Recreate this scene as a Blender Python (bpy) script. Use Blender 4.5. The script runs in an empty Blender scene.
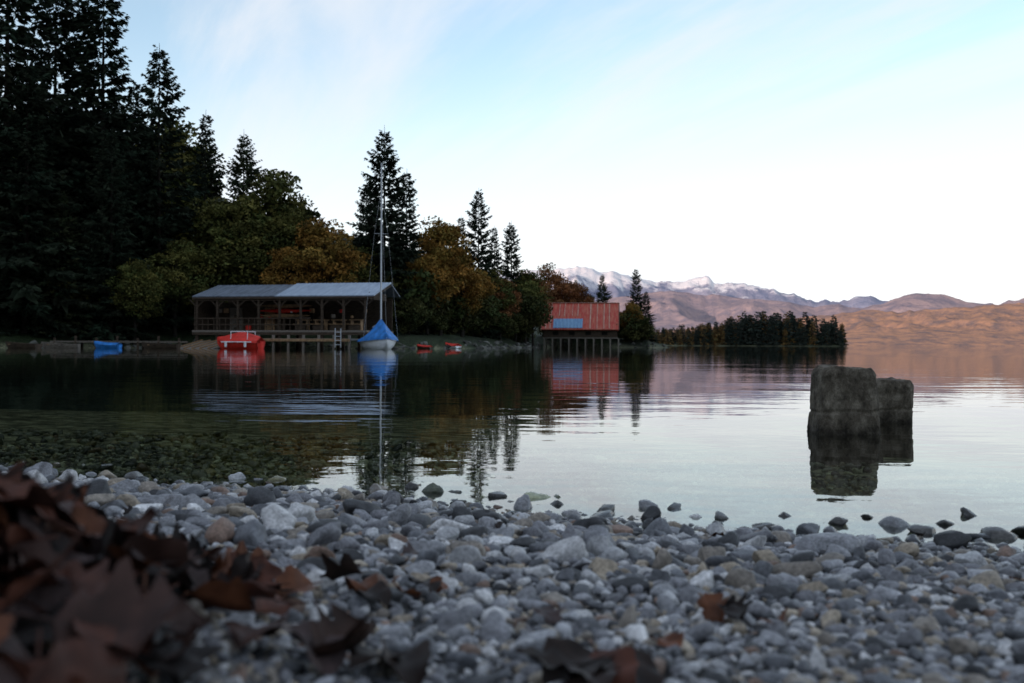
import bpy, bmesh, math, random
import numpy as np
from mathutils import Matrix, Vector
random.seed(3); rngG=np.random.default_rng(7)
scene=bpy.context.scene
F=995.0; CAMH=0.36

# ---------------------------------------------------------------- noise
def vnoise(x,y,seed=0):
    x=np.asarray(x,float); y=np.asarray(y,float)
    xi=np.floor(x).astype(np.int64); yi=np.floor(y).astype(np.int64)
    xf=x-xi; yf=y-yi
    xf=xf*xf*(3-2*xf); yf=yf*yf*(3-2*yf)
    def h(a,b):
        n=(a*374761393+b*668265263+seed*1442695041)&0x7fffffff
        n=((n^(n>>13))*1274126177)&0x7fffffff
        n=(n^(n>>16))&0xffff
        return n/65535.0
    a=h(xi,yi)*(1-xf)+h(xi+1,yi)*xf
    b=h(xi,yi+1)*(1-xf)+h(xi+1,yi+1)*xf
    return a*(1-yf)+b*yf
def fbm(x,y,o=4,seed=0,ridged=False):
    s=0;a=.5;t=0
    for i in range(o):
        n=vnoise(x*2**i+i*17.3,y*2**i-i*9.1,seed+i)
        if ridged: n=1-abs(2*n-1)
        s=s+a*n;t+=a;a*=.5
    return s/t

# ---------------------------------------------------------------- mesh helpers
def fast_mesh(name,verts,loops,starts,mats,mi=None,col=None,smooth=False):
    me=bpy.data.meshes.new(name)
    n=len(verts)
    me.vertices.add(n); me.vertices.foreach_set('co',np.asarray(verts,np.float32).ravel())
    me.loops.add(len(loops)); me.loops.foreach_set('vertex_index',np.asarray(loops,np.int32))
    me.polygons.add(len(starts)); me.polygons.foreach_set('loop_start',np.asarray(starts,np.int32))
    if mi is not None: me.polygons.foreach_set('material_index',np.asarray(mi,np.int32))
    me.polygons.foreach_set('use_smooth',np.full(len(starts),bool(smooth)))
    for m in mats: me.materials.append(m)
    me.update(calc_edges=True)
    if col is not None:
        a=me.attributes.new('Col','FLOAT_COLOR','POINT')
        c=np.ones((n,4),np.float32); c[:,:3]=col
        a.data.foreach_set('color',c.ravel())
    return me
class MB:
    """collects triangle / quad soups"""
    def __init__(s): s.v=[];s.l=[];s.st=[];s.mi=[];s.c=[];s.nv=0;s.nl=0
    def soup(s,P,col,mi=0):
        P=np.asarray(P,float); n,k,_=P.shape
        s.v.append(P.reshape(-1,3)); s.l.append(np.arange(n*k)+s.nv)
        s.st.append(np.arange(n)*k+s.nl); s.mi.append(np.full(n,mi))
        c=np.asarray(col,float)
        if c.ndim==1: c=np.tile(c,(n,1))
        s.c.append(np.repeat(c,k,axis=0)); s.nv+=n*k; s.nl+=n*k
    def indexed(s,V,Fc,col,mi=0):
        V=np.asarray(V,float);Fc=np.asarray(Fc); n,k=Fc.shape
        s.v.append(V); s.l.append(Fc.ravel()+s.nv); s.st.append(np.arange(n)*k+s.nl)
        s.mi.append(np.full(n,mi)); c=np.asarray(col,float)
        if c.ndim==1: c=np.tile(c,(len(V),1))
        s.c.append(c); s.nv+=len(V); s.nl+=n*k
    def tube(s,p0,p1,r0,r1,col,mi=0,k=7):
        p0=np.array(p0,float);p1=np.array(p1,float);d=p1-p0;d/=np.linalg.norm(d)+1e-9
        a=np.cross(d,[0.3,.1,1] if abs(d[2])<.9 else [1,0,0]);a/=np.linalg.norm(a);b=np.cross(d,a)
        th=np.arange(k)*2*math.pi/k
        ring=np.cos(th)[:,None]*a+np.sin(th)[:,None]*b
        V=np.vstack([p0+ring*r0,p1+ring*r1])
        i=np.arange(k);j=(i+1)%k
        s.indexed(V,np.stack([i,j,j+k,i+k],1),col,mi)
    def mesh(s,name,mats,smooth=False):
        return fast_mesh(name,np.vstack(s.v),np.concatenate(s.l),np.concatenate(s.st),mats,np.concatenate(s.mi),np.vstack(s.c),smooth)
def add(name,me,parent=None,loc=(0,0,0),rot=(0,0,0),scale=(1,1,1)):
    o=bpy.data.objects.new(name,me); scene.collection.objects.link(o)
    o.location=loc;o.rotation_euler=rot;o.scale=scale
    if parent: o.parent=parent
    return o
def empty(name,loc=(0,0,0),rz=0):
    o=bpy.data.objects.new(name,None); scene.collection.objects.link(o); o.location=loc;o.rotation_euler=(0,0,rz); o.empty_display_size=.3
    return o

# ---------------------------------------------------------------- materials
def newmat(name):
    m=bpy.data.materials.new(name);m.use_nodes=True
    nt=m.node_tree; b=nt.nodes['Principled BSDF']
    return m,nt,b
def N(nt,t,**k):
    n=nt.nodes.new(t)
    for a,v in k.items(): setattr(n,a,v)
    return n
def ramp(nt,stops):
    r=N(nt,'ShaderNodeValToRGB'); e=r.color_ramp.elements
    while len(e)<len(stops): e.new(.5)
    for i,(p,c) in enumerate(stops): e[i].position=p; e[i].color=(*c,1) if len(c)==3 else c
    return r
def attr_mat(name,rough=.8,spec=.2,nscale=3,namt=(.6,1.4),bump=0,bscale=50,bdist=.01,coord='Object'):
    m,nt,b=newmat(name)
    a=N(nt,'ShaderNodeAttribute',attribute_name='Col')
    tc=N(nt,'ShaderNodeTexCoord'); n=N(nt,'ShaderNodeTexNoise'); n.inputs['Scale'].default_value=nscale; n.inputs['Detail'].default_value=5
    nt.links.new(tc.outputs[coord],n.inputs['Vector'])
    mr=N(nt,'ShaderNodeMapRange'); mr.inputs[1].default_value=.3;mr.inputs[2].default_value=.7;mr.inputs[3].default_value=namt[0];mr.inputs[4].default_value=namt[1]
    nt.links.new(n.outputs[0],mr.inputs[0])
    mx=N(nt,'ShaderNodeVectorMath',operation='SCALE'); nt.links.new(a.outputs['Color'],mx.inputs[0]); nt.links.new(mr.outputs[0],mx.inputs['Scale'])
    nt.links.new(mx.outputs[0],b.inputs['Base Color'])
    b.inputs['Roughness'].default_value=rough; b.inputs['Specular IOR Level'].default_value=spec
    if bump:
        n2=N(nt,'ShaderNodeTexNoise'); n2.inputs['Scale'].default_value=bscale; n2.inputs['Detail'].default_value=6
        nt.links.new(tc.outputs[coord],n2.inputs['Vector'])
        bp=N(nt,'ShaderNodeBump'); bp.inputs['Strength'].default_value=bump; bp.inputs['Distance'].default_value=bdist
        nt.links.new(n2.outputs[0],bp.inputs['Height']); nt.links.new(bp.outputs[0],b.inputs['Normal'])
    return m
def simple(name,col,rough=.6,spec=.3,nscale=4,amt=.35,metal=0,stretch=(1,1,1),bump=.2):
    m,nt,b=newmat(name)
    tc=N(nt,'ShaderNodeTexCoord'); mp=N(nt,'ShaderNodeMapping'); mp.inputs['Scale'].default_value=stretch
    n=N(nt,'ShaderNodeTexNoise'); n.inputs['Scale'].default_value=nscale;n.inputs['Detail'].default_value=6
    nt.links.new(tc.outputs['Object'],mp.inputs[0]);nt.links.new(mp.outputs[0],n.inputs['Vector'])
    r=ramp(nt,[(.3,tuple(c*(1-amt) for c in col)),(.7,tuple(min(1,c*(1+amt)) for c in col))])
    nt.links.new(n.outputs[0],r.inputs[0]); nt.links.new(r.outputs[0],b.inputs['Base Color'])
    b.inputs['Roughness'].default_value=rough;b.inputs['Specular IOR Level'].default_value=spec;b.inputs['Metallic'].default_value=metal
    if bump:
        bp=N(nt,'ShaderNodeBump'); bp.inputs['Strength'].default_value=bump;bp.inputs['Distance'].default_value=.02
        nt.links.new(n.outputs[0],bp.inputs['Height']);nt.links.new(bp.outputs[0],b.inputs['Normal'])
    return m

M_fol=attr_mat('foliage',.85,.1,.6,(.55,1.45))
M_bark=attr_mat('bark',.9,.1,4,(.6,1.3))
M_leaf=attr_mat('dry_leaf',.6,.25,45,(.5,1.35),.3,120,.002)

# ---------------------------------------------------------------- terrain
POLY=np.array([(-1.6,2.72),(-.28,2.2),(.3,1.9),(.85,1.62),(1.6,1.2),(4,.1),(30,-10),(200,-60),(1500,-600),(9000,-3000),(9000,-9000),(-9000,-9000),(-9000,6000),
 (-200,1500),(10,700),(80,540),(172,516),(168,500),(80,493),(40,420),(20,300),(18,200),(21,134),(14,131),(3,129),(2,112),(-1,100),(-3,84),(-9,74.5),(-24,76.5),(-30,71),(-36,66),(-46,58),(-50,38),(-32,18),(-12,8),(-4,3.9)],float)
def sdf(x,y):
    x=np.asarray(x,float);y=np.asarray(y,float)
    d=np.full(x.shape,1e12); ins=np.zeros(x.shape,bool)
    n=len(POLY)
    for i in range(n):
        a=POLY[i];b=POLY[(i+1)%n];e=b-a
        t=np.clip(((x-a[0])*e[0]+(y-a[1])*e[1])/(e@e),0,1)
        dx=x-a[0]-t*e[0];dy=y-a[1]-t*e[1]
        d=np.minimum(d,dx*dx+dy*dy)
        c=((a[1]>y)!=(b[1]>y))
        xx=(b[0]-a[0])*(y-a[1])/((b[1]-a[1])+1e-12)+a[0]
        ins^=c&(x<xx)
    d=np.sqrt(d); return np.where(ins,d,-d)
def height(x,y):
    x=np.asarray(x,float);y=np.asarray(y,float)
    s=sdf(x,y); r=np.hypot(x,y)
    near=1/(1+np.exp((r-14)/2.5))
    s=s+near*(fbm(x*1.3,y*1.3,3,5)-.5)*.35+(1-near)*(fbm(x*.25,y*.25,3,9)-.5)*2.0
    beach=np.where(s>0,.10*np.minimum(s,4)+.12*np.maximum(s-4,0),np.where(s>-.6,.075*s,-.045+.042*(s+.6)))
    bank=np.where(s>0,1.1*(1-np.exp(-s/2.2))+.05*s,.12*s)
    z=near*beach+(1-near)*bank
    z=np.where(s<0,-6*(1-np.exp(z/6)),z)
    shade_hill=np.clip(s-18,0,290)*.36*(.8+.4*fbm(x*.008,y*.008,3,21))  # inland rise, added unseen behind the camera to shade the near shore
    z=z+np.where(s>18,shade_hill,0)
    z=z+near*((fbm(x*4,y*4,3,11)-.5)*.02)
    z=z+.10*np.exp(-((x+.42)**2/(2*.15**2)+(y-.60)**2/(2*.16**2)))
    z=z+(1-near)*np.where(s>2,(fbm(x*.4,y*.4,3,31)-.5)*.8,0)
    return z
n=720
u=np.linspace(-1,1,n); g=np.sinh(u*math.asinh(12000/1.2))*1.2
X,Y=np.meshgrid(g,g+1.2,indexing='xy'); Z=height(X,Y); S=sdf(X,Y)
idx=np.arange(n*n).reshape(n,n)
faces=np.stack([idx[:-1,:-1],idx[:-1,1:],idx[1:,1:],idx[1:,:-1]],-1).reshape(-1,4)
R=np.hypot(X,Y)
col=np.zeros((n,n,3))
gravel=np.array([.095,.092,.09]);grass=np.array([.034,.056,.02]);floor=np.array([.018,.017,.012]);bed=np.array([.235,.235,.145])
w=1/(1+np.exp((R-14)/3)); mixg=fbm(X*.2,Y*.2,3,77)
land=gravel*w[...,None]+(grass*mixg[...,None]+floor*(1-mixg[...,None]))*(1-w[...,None])
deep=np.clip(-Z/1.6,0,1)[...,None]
bedc=bed*(1-deep)+np.array([.025,.038,.028])*deep  # bed colour painted darker with depth, imitating light lost in the water
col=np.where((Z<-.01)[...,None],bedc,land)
def ground_mat():
    m,nt,b=newmat('ground_gravel_grass')
    a=N(nt,'ShaderNodeAttribute',attribute_name='Col'); g_=N(nt,'ShaderNodeNewGeometry')
    v=N(nt,'ShaderNodeTexVoronoi');v.inputs['Scale'].default_value=24; v2=N(nt,'ShaderNodeTexVoronoi');v2.inputs['Scale'].default_value=11
    for q in(v,v2): nt.links.new(g_.outputs['Position'],q.inputs['Vector'])
    sep=N(nt,'ShaderNodeSeparateColor'); nt.links.new(v2.outputs['Color'],sep.inputs[0])
    mr=N(nt,'ShaderNodeMapRange');mr.inputs[3].default_value=.3;mr.inputs[4].default_value=1.9;nt.links.new(sep.outputs[0],mr.inputs[0])
    e=N(nt,'ShaderNodeMapRange');e.inputs[1].default_value=0;e.inputs[2].default_value=.9;e.inputs[3].default_value=1.2;e.inputs[4].default_value=.3;nt.links.new(v2.outputs['Distance'],e.inputs[0])
    mm=N(nt,'ShaderNodeMath',operation='MULTIPLY');nt.links.new(mr.outputs[0],mm.inputs[0]);nt.links.new(e.outputs[0],mm.inputs[1])
    sc=N(nt,'ShaderNodeVectorMath',operation='SCALE');nt.links.new(a.outputs['Color'],sc.inputs[0]);nt.links.new(mm.outputs[0],sc.inputs['Scale'])
    nt.links.new(sc.outputs[0],b.inputs['Base Color']);b.inputs['Roughness'].default_value=.85;b.inputs['Specular IOR Level'].default_value=.15
    bp=N(nt,'ShaderNodeBump',invert=True);bp.inputs['Strength'].default_value=.6;bp.inputs['Distance'].default_value=.02
    nt.links.new(v.outputs['Distance'],bp.inputs['Height']);nt.links.new(bp.outputs[0],b.inputs['Normal'])
    return m
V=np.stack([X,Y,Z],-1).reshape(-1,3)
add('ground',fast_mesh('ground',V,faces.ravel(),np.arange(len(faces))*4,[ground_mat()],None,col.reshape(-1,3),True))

# ---------------------------------------------------------------- water
def water():
    m=bpy.data.materials.new('lake_water');m.use_nodes=True;nt=m.node_tree;nt.nodes.clear()
    out=N(nt,'ShaderNodeOutputMaterial');mix=N(nt,'ShaderNodeMixShader');gl=N(nt,'ShaderNodeBsdfGlossy');tr=N(nt,'ShaderNodeBsdfTransparent')
    gl.inputs['Roughness'].default_value=.012;gl.inputs['Color'].default_value=(1,1,1,1);tr.inputs['Color'].default_value=(.91,.96,.89,1)
    fr=N(nt,'ShaderNodeFresnel');fr.inputs['IOR'].default_value=1.38
    g_=N(nt,'ShaderNodeNewGeometry')
    def layer(scale,st,dist,prev=None,detail=2):
        mp=N(nt,'ShaderNodeMapping');mp.inputs['Scale'].default_value=(st[0],st[1],1);mp.inputs['Rotation'].default_value=(0,0,.12)
        n=N(nt,'ShaderNodeTexNoise');n.inputs['Scale'].default_value=scale;n.inputs['Detail'].default_value=detail
        nt.links.new(g_.outputs['Position'],mp.inputs[0]);nt.links.new(mp.outputs[0],n.inputs['Vector'])
        bp=N(nt,'ShaderNodeBump');bp.inputs['Strength'].default_value=1;bp.inputs['Distance'].default_value=dist
        nt.links.new(n.outputs[0],bp.inputs['Height'])
        if prev: nt.links.new(prev.outputs[0],bp.inputs['Normal'])
        return bp
    b1=layer(.35,(.6,1.4),.008)
    b2=layer(2.2,(.6,1.4),.0024,b1)
    b3=layer(9,(.8,1.2),.0004,b2)
    nt.links.new(b3.outputs[0],gl.inputs['Normal']);nt.links.new(b3.outputs[0],fr.inputs['Normal'])
    nt.links.new(fr.outputs[0],mix.inputs[0]);nt.links.new(tr.outputs[0],mix.inputs[1]);nt.links.new(gl.outputs[0],mix.inputs[2]);nt.links.new(mix.outputs[0],out.inputs[0])
    return m
add('lake_water',fast_mesh('lake_water',[(-11500,-11500,0),(11500,-11500,0),(11500,11500,0),(-11500,11500,0)],[0,1,2,3],[0],[water()]))

# ---------------------------------------------------------------- mountains
def mtn_mat(name,base,low,snow=None,zs=(0,1),sc_=.006,bd=25):
    m,nt,b=newmat(name)
    g_=N(nt,'ShaderNodeNewGeometry');sx=N(nt,'ShaderNodeSeparateXYZ');nt.links.new(g_.outputs['Position'],sx.inputs[0])
    n=N(nt,'ShaderNodeTexNoise');n.inputs['Scale'].default_value=sc_;n.inputs['Detail'].default_value=10;n.inputs['Roughness'].default_value=.72;nt.links.new(g_.outputs['Position'],n.inputs['Vector'])
    r=ramp(nt,[(.40,low),(.58,base)]);nt.links.new(n.outputs[0],r.inputs[0])
    last=r.outputs[0]
    if snow:
        ad=N(nt,'ShaderNodeMath',operation='MULTIPLY_ADD');ad.inputs[1].default_value=800;nt.links.new(n.outputs[0],ad.inputs[0]);nt.links.new(sx.outputs['Z'],ad.inputs[2])
        mr=N(nt,'ShaderNodeMapRange');mr.inputs[1].default_value=zs[0];mr.inputs[2].default_value=zs[1];nt.links.new(ad.outputs[0],mr.inputs[0])
        mx=N(nt,'ShaderNodeMixRGB');nt.links.new(mr.outputs[0],mx.inputs[0]);nt.links.new(last,mx.inputs[1]);mx.inputs[2].default_value=(*snow,1);last=mx.outputs[0]
    nt.links.new(last,b.inputs['Base Color']);b.inputs['Roughness'].default_value=1;b.inputs['Specular IOR Level'].default_value=0
    bp=N(nt,'ShaderNodeBump');bp.inputs['Strength'].default_value=1;bp.inputs['Distance'].default_value=bd
    nt.links.new(n.outputs[0],bp.inputs['Height']);nt.links.new(bp.outputs[0],b.inputs['Normal'])
    return m
def mountain(name,D,prof,depth,mat,seed,rough,sp=620.,kk=.85):
    pk=np.array(prof,float); nu,nv=1500,110
    p=np.linspace(pk[0,0],pk[-1,0],nu); az=np.arctan((p-512)/F)
    hh=np.interp(p,pk[:,0],pk[:,1])
    hh=hh+(fbm(p*.06,p*0+seed,6,seed,True)-.6)*rough
    H=hh/F*D
    v=np.linspace(0,1,nv); vv=v*1.4
    A,VV=np.meshgrid(az,vv,indexing='xy');Hh=np.tile(H,(nv,1))
    dist=D-depth*(1-VV)
    x=np.tan(A)*dist;y=dist
    shape=np.where(VV<=1,np.sin(np.clip(VV,0,1)*math.pi/2)**1.15,1-(VV-1)*1.2)
    wx=(fbm(x/900,y/900,3,seed+9)-.5)*700
    rn=fbm((x+wx)/sp+seed,(y)/(sp*1.9),6,seed+3,True)
    k=kk*np.sin(np.clip(VV,0,1)*math.pi)**.8
    z=Hh*shape*(1-k*(1-rn)*1.25)-8*(VV<.02)-6*(1-VV).clip(0,1)
    idx=np.arange(nu*nv).reshape(nv,nu)
    f=np.stack([idx[:-1,:-1],idx[:-1,1:],idx[1:,1:],idx[1:,:-1]],-1).reshape(-1,4)
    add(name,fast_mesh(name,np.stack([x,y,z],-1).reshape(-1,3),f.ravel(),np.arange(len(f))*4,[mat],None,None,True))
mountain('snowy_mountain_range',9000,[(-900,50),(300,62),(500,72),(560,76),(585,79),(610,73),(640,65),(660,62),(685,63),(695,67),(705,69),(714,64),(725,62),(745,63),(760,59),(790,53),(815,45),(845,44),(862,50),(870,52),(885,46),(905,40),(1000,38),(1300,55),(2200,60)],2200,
  mtn_mat('hazed_far_rock',(.36,.35,.44),(.26,.28,.39),(.90,.86,.88),(880,970),.004,60),1,8)  # air haze is put into the rock colours as blue-grey
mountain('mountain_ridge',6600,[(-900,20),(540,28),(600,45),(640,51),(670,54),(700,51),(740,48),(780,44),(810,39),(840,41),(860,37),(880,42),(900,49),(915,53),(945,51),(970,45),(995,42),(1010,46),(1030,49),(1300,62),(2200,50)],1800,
  mtn_mat('hazed_autumn_ridge',(.46,.34,.34),(.27,.235,.28),sc_=.008,bd=35),2,4.0)  # ridge colours greyed and blued to carry distance haze
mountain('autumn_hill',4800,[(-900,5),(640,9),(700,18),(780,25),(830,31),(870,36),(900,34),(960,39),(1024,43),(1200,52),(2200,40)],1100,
  mtn_mat('autumn_hill',(.52,.29,.19),(.24,.175,.165),sc_=.012,bd=18),3,4,420.)  # hill colours also hold some painted distance haze

# ---------------------------------------------------------------- trees
def make_spruce(name,seed,H=20.,Rr=3.3,low=.05,dens=1.0,base=(.019,.027,.016),simple_=False):
    g=np.random.default_rng(seed);mb=MB()
    lean=g.normal(0,.006,2)
    mb.tube((0,0,-.6),(lean[0]*H,lean[1]*H,H*.98),.013*H,.01,(.03,.024,.02),1)
    z=low*H
    T=[];C=[]
    step=.40 if not simple_ else .8
    ph=g.uniform(0,6,4)
    while z<H*.985:
        q=z/H
        Lm=Rr*((1-q)**.68)*(1-.25*math.exp(-((q-.0)/.08)**2))*(1+.14*math.sin(q*17+ph[0])+.08*math.sin(q*41+ph[1]))+.08
        nb=int(g.integers(6,9)) if not simple_ else 5
        a0=g.random()*6.28
        for b in range(nb):
            az=a0+b*6.283/nb+g.normal(0,.25); L=Lm*g.uniform(.55,1.15)*(1+.15*math.sin(az+ph[2]))
            if g.random()<.08: L*=.4
            zz=z+g.normal(0,.15)
            droop=-.42+ .95*q**1.6 + g.normal(0,.08)
            nt_=int((8+L*11)*dens) if not simple_ else 8
            t=g.uniform(.12,1,nt_)**.75
            d=np.array([math.cos(az),math.sin(az),0.]); side=np.array([-d[1],d[0],0.])
            P=d*(L*t)[:,None]; P[:,2]=zz+droop*L*t+.16*L*t*t
            P[:,0]+=lean[0]*zz;P[:,1]+=lean[1]*zz
            sg=g.choice([-1,1],nt_); ang=g.uniform(.3,1.1,nt_)
            tw=d*np.cos(ang)[:,None]+side*(sg*np.sin(ang))[:,None]
            tw[:,2]+=-.35+g.normal(0,.25,nt_)
            ln=(.24+.26*L*(1.05-t)*g.uniform(.5,1.2,nt_))*(1 if not simple_ else 1.6)
            wd=ln*g.uniform(.15,.27,nt_)*(1 if not simple_ else 1.8)
            wv=np.cross(tw,g.normal(0,1,(nt_,3))); wv/=np.linalg.norm(wv,axis=1)[:,None]+1e-9
            tip=P+tw*ln[:,None]
            mid=P+tw*(ln*.45)[:,None]
            T.append(np.stack([P,mid+wv*wd[:,None],tip,mid-wv*wd[:,None]],1))
            sh=g.uniform(.6,1.5,(nt_,1))*g.uniform(.8,1.2)
            C.append(np.array(base)*sh*np.array([1+g.normal(0,.1),1,1]))
        z+=step*g.uniform(.75,1.25)*(1-.3*q)
    mb.tube((lean[0]*H,lean[1]*H,H*.97),(lean[0]*H,lean[1]*H,H*1.02),.04,.01,base,0,4)
    mb.soup(np.vstack(T),np.vstack(C),0)
    return mb.mesh(name,[M_fol,M_bark])
def make_broad(name,seed,H=12.,W=4.2,base=(.05,.05,.02),alt=(.09,.065,.02),trunk=.22,ncl=85,nl=170,ls=.17,lowf=.18):
    g=np.random.default_rng(seed);mb=MB()
    mb.tube((0,0,-.5),(.1,0,H*.45),.02*H,.012*H,(.035,.03,.025),1)
    mb.tube((.1,0,H*.45),(0,.1,H*.85),.012*H,.004*H,(.035,.03,.025),1)
    lob=[(g.normal(0,.35)*W,g.normal(0,.35)*W,H*g.uniform(lowf+.15,.9)) for _ in range(9)]
    T=[];C=[]
    for i in range(ncl):
        u_=g.normal(0,1,3);u_/=np.linalg.norm(u_); rr=g.uniform(.45,1)**.5
        zc=(lowf+1)/2*H; hz=(1-lowf)/2*H
        wf=1-.35*max(0,u_[2])
        c=np.array([u_[0]*W*rr*wf,u_[1]*W*rr*wf,zc+u_[2]*hz*rr*.93])
        l=np.array(lob[g.integers(0,9)]); c=c*.72+l*.28
        if g.random()<.45: mb.tube((0,0,max(.2*H,c[2]*.6)),c,.006*H,.012,(.035,.03,.025),1,5)
        cr=g.uniform(.45,1.15)*W/4.2
        n_=int(nl*g.uniform(.6,1.3))
        d=g.normal(0,1,(n_,3)); d/=np.linalg.norm(d,axis=1)[:,None]; p=c+d*(cr*g.uniform(.3,1.25,n_)**.6)[:,None]*np.array([1.15,1.15,.75])
        a=g.normal(0,1,(n_,3));a/=np.linalg.norm(a,axis=1)[:,None]; b=np.cross(a,g.normal(0,1,(n_,3)));b/=np.linalg.norm(b,axis=1)[:,None]
        s_=ls*g.uniform(.5,1.2,n_)[:,None]
        T.append(np.stack([p-a*s_,p+b*s_*.6,p+a*s_,p-b*s_*.6],1))
        k=np.clip(g.random()+g.normal(0,.15,(n_,1)),0,1)
        C.append((np.array(base)*(1-k)+np.array(alt)*k)*g.uniform(.6,1.35)*g.uniform(.7,1.3,(n_,1)))
    mb.soup(np.vstack(T),np.vstack(C),0)
    return mb.mesh(name,[M_fol,M_bark])
SP=[make_spruce('spruce_%d'%i,40+i,20,[4.2,4.7,3.8,4.4,3.3][i]) for i in range(5)]
SPl=[make_spruce('spruce_light_%d'%i,60+i,20,4.3,base=(.036,.046,.022)) for i in range(2)]
BG=[make_broad('broad_green%d'%i,80+i,base=(.058,.075,.023),alt=(.125,.11,.03)) for i in range(3)]
BY=[make_broad('broad_yellow%d'%i,90+i,base=(.16,.115,.028),alt=(.29,.14,.032)) for i in range(2)]
BR=[make_broad('broad_brown%d'%i,95+i,base=(.14,.075,.033),alt=(.22,.09,.036),ncl=60) for i in range(2)]
SH=[make_broad('shrub%d'%i,100+i,H=3,W=2.1,base=(.032,.045,.015),alt=(.075,.07,.023),ncl=30,nl=150,ls=.11,lowf=.02) for i in range(3)]
def px(p,d): return (p-512)/F*d
def tree(name,me,Hn,p,yt,d,wf=1.0,par=None):
    x=px(p,d); z0=float(height(np.array([x]),np.array([float(d)]))[0])
    top=(344.-yt)/F*d+CAMH
    s=(top-z0)/Hn
    return add(name,me,par,(x,d,z0-.1),(0,0,random.uniform(0,6.28)),(s*wf,s*wf,s))
for a in [(0,5,-90,74,1.1),(1,52,-45,80,.9),(2,100,-24,78,1.15),(3,158,48,80,1.0),(0,-60,-80,76,1.1),(2,-120,-60,78,1.2),(4,203,113,92,.95),(4,132,85,84,1.0),
          (1,384,128,86,1.0),(2,405,170,88,1.1),(3,478,189,108,.95),(4,462,216,112,1.1),(0,512,221,116,1.0),(4,495,226,118,1.0),(2,636,267,137,1.1),(3,646,290,139,1.1),(0,25,60,72,1.1),(3,110,130,74,1.0),(1,365,180,92,.9)]:
    tree('spruce_tree',SP[a[0]],20,a[1],a[2],a[3],a[4])
for a in [(0,243,132,90,1.05),(1,602,273,138,1.0),(0,576,278,142,1.0),(1,60,190,73,1.3)]:
    tree('spruce_tree',SPl[a[0]],20,a[1],a[2],a[3],a[4])
for a in [(0,272,158,86,1.1),(1,218,190,84,1.1),(2,300,205,84,1.1),(0,345,235,83,1.1),(2,175,235,78,1.2),(1,240,215,82,1.3),(0,525,262,116,1.0),(1,420,255,92,1.0),(2,592,292,140,.9),(0,490,262,108,1.1),(1,135,255,74,1.1)]:
    tree('broadleaf_tree',BG[a[0]],12,a[1],a[2],a[3],a[4])
for a in [(0,325,210,81,1.2),(1,440,208,90,.95),(0,427,235,88,.9),(1,632,297,133.5,.9),(0,462,250,95,1.1),(1,290,240,80,1.1)]:
    tree('autumn_tree',BY[a[0]],12,a[1],a[2],a[3],a[4])
for a in [(0,548,257,132,1.0),(1,572,274,134,1.2),(1,533,268,118,.9),(0,500,272,108,1.1),(0,612,300,137,1.2)]:
    tree('autumn_tree',BR[a[0]],12,a[1],a[2],a[3],a[4])
rs=random.Random(5)
und=empty('undergrowth')
for i in range(70):
    p=rs.uniform(-160,190); d=rs.uniform(74,82) if p>40 else rs.uniform(73,82)
    x=px(p,d)
    if sdf(np.array([x]),np.array([d]))[0]<4: continue
    tree('shrub',rs.choice(SH),3,p,rs.uniform(255,310),d,rs.uniform(.8,1.2),und)
for i in range(60):
    p=rs.uniform(395,545); d=80+ (p-385)/160*44+rs.uniform(-4,8)
    x=px(p,d)
    if sdf(np.array([x]),np.array([d]))[0]<.8: continue
    tree('shrub',rs.choice(SH),3,p,rs.uniform(285,326),d,rs.uniform(.9,1.4),und)
for i in range(26):
    p=rs.uniform(535,655); d=rs.uniform(133,142)
    x=px(p,d)
    if sdf(np.array([x]),np.array([d]))[0]<.8: continue
    tree('shrub',rs.choice(SH),3,p,rs.uniform(305,332),d,rs.uniform(.9,1.4),und)
for i in range(30):
    p=rs.uniform(180,400); d=rs.uniform(83,90)
    tree('shrub',rs.choice(SH),3,p,rs.uniform(240,290),d,rs.uniform(.9,1.3),und)
fo=empty('forest')
for i in range(100):
    p=rs.uniform(-420,535); d=rs.uniform(88,125)+ (max(0,p-380)/155*30)
    if p<190: yt=rs.uniform(95,230)
    elif p<400: yt=rs.uniform(225,270)
    else: yt=rs.uniform(268,300)
    if rs.random()<.75: tree('spruce',rs.choice(SP),20,p,yt,d,rs.uniform(.9,1.3),fo)
    else: tree('broadleaf',rs.choice(BG),12,p,yt,d,rs.uniform(1,1.4),fo)
mbp=MB(); g=np.random.default_rng(12)
SL=[make_spruce('sl%d'%i,200+i,10,2.6,simple_=True,low=.03,base=(.034,.044,.036)) for i in range(4)]
SLd=[]
for me in SL:
    nv=len(me.vertices);co=np.zeros(nv*3,np.float32);me.vertices.foreach_get('co',co);co=co.reshape(-1,3)
    c=np.zeros(nv*4,np.float32);me.attributes['Col'].data.foreach_get('color',c)
    lt=np.zeros(len(me.loops),np.int32);me.loops.foreach_get('vertex_index',lt)
    SLd.append((co,c.reshape(-1,4)[:,:3],lt.reshape(-1,4)))
cnt=0
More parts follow.
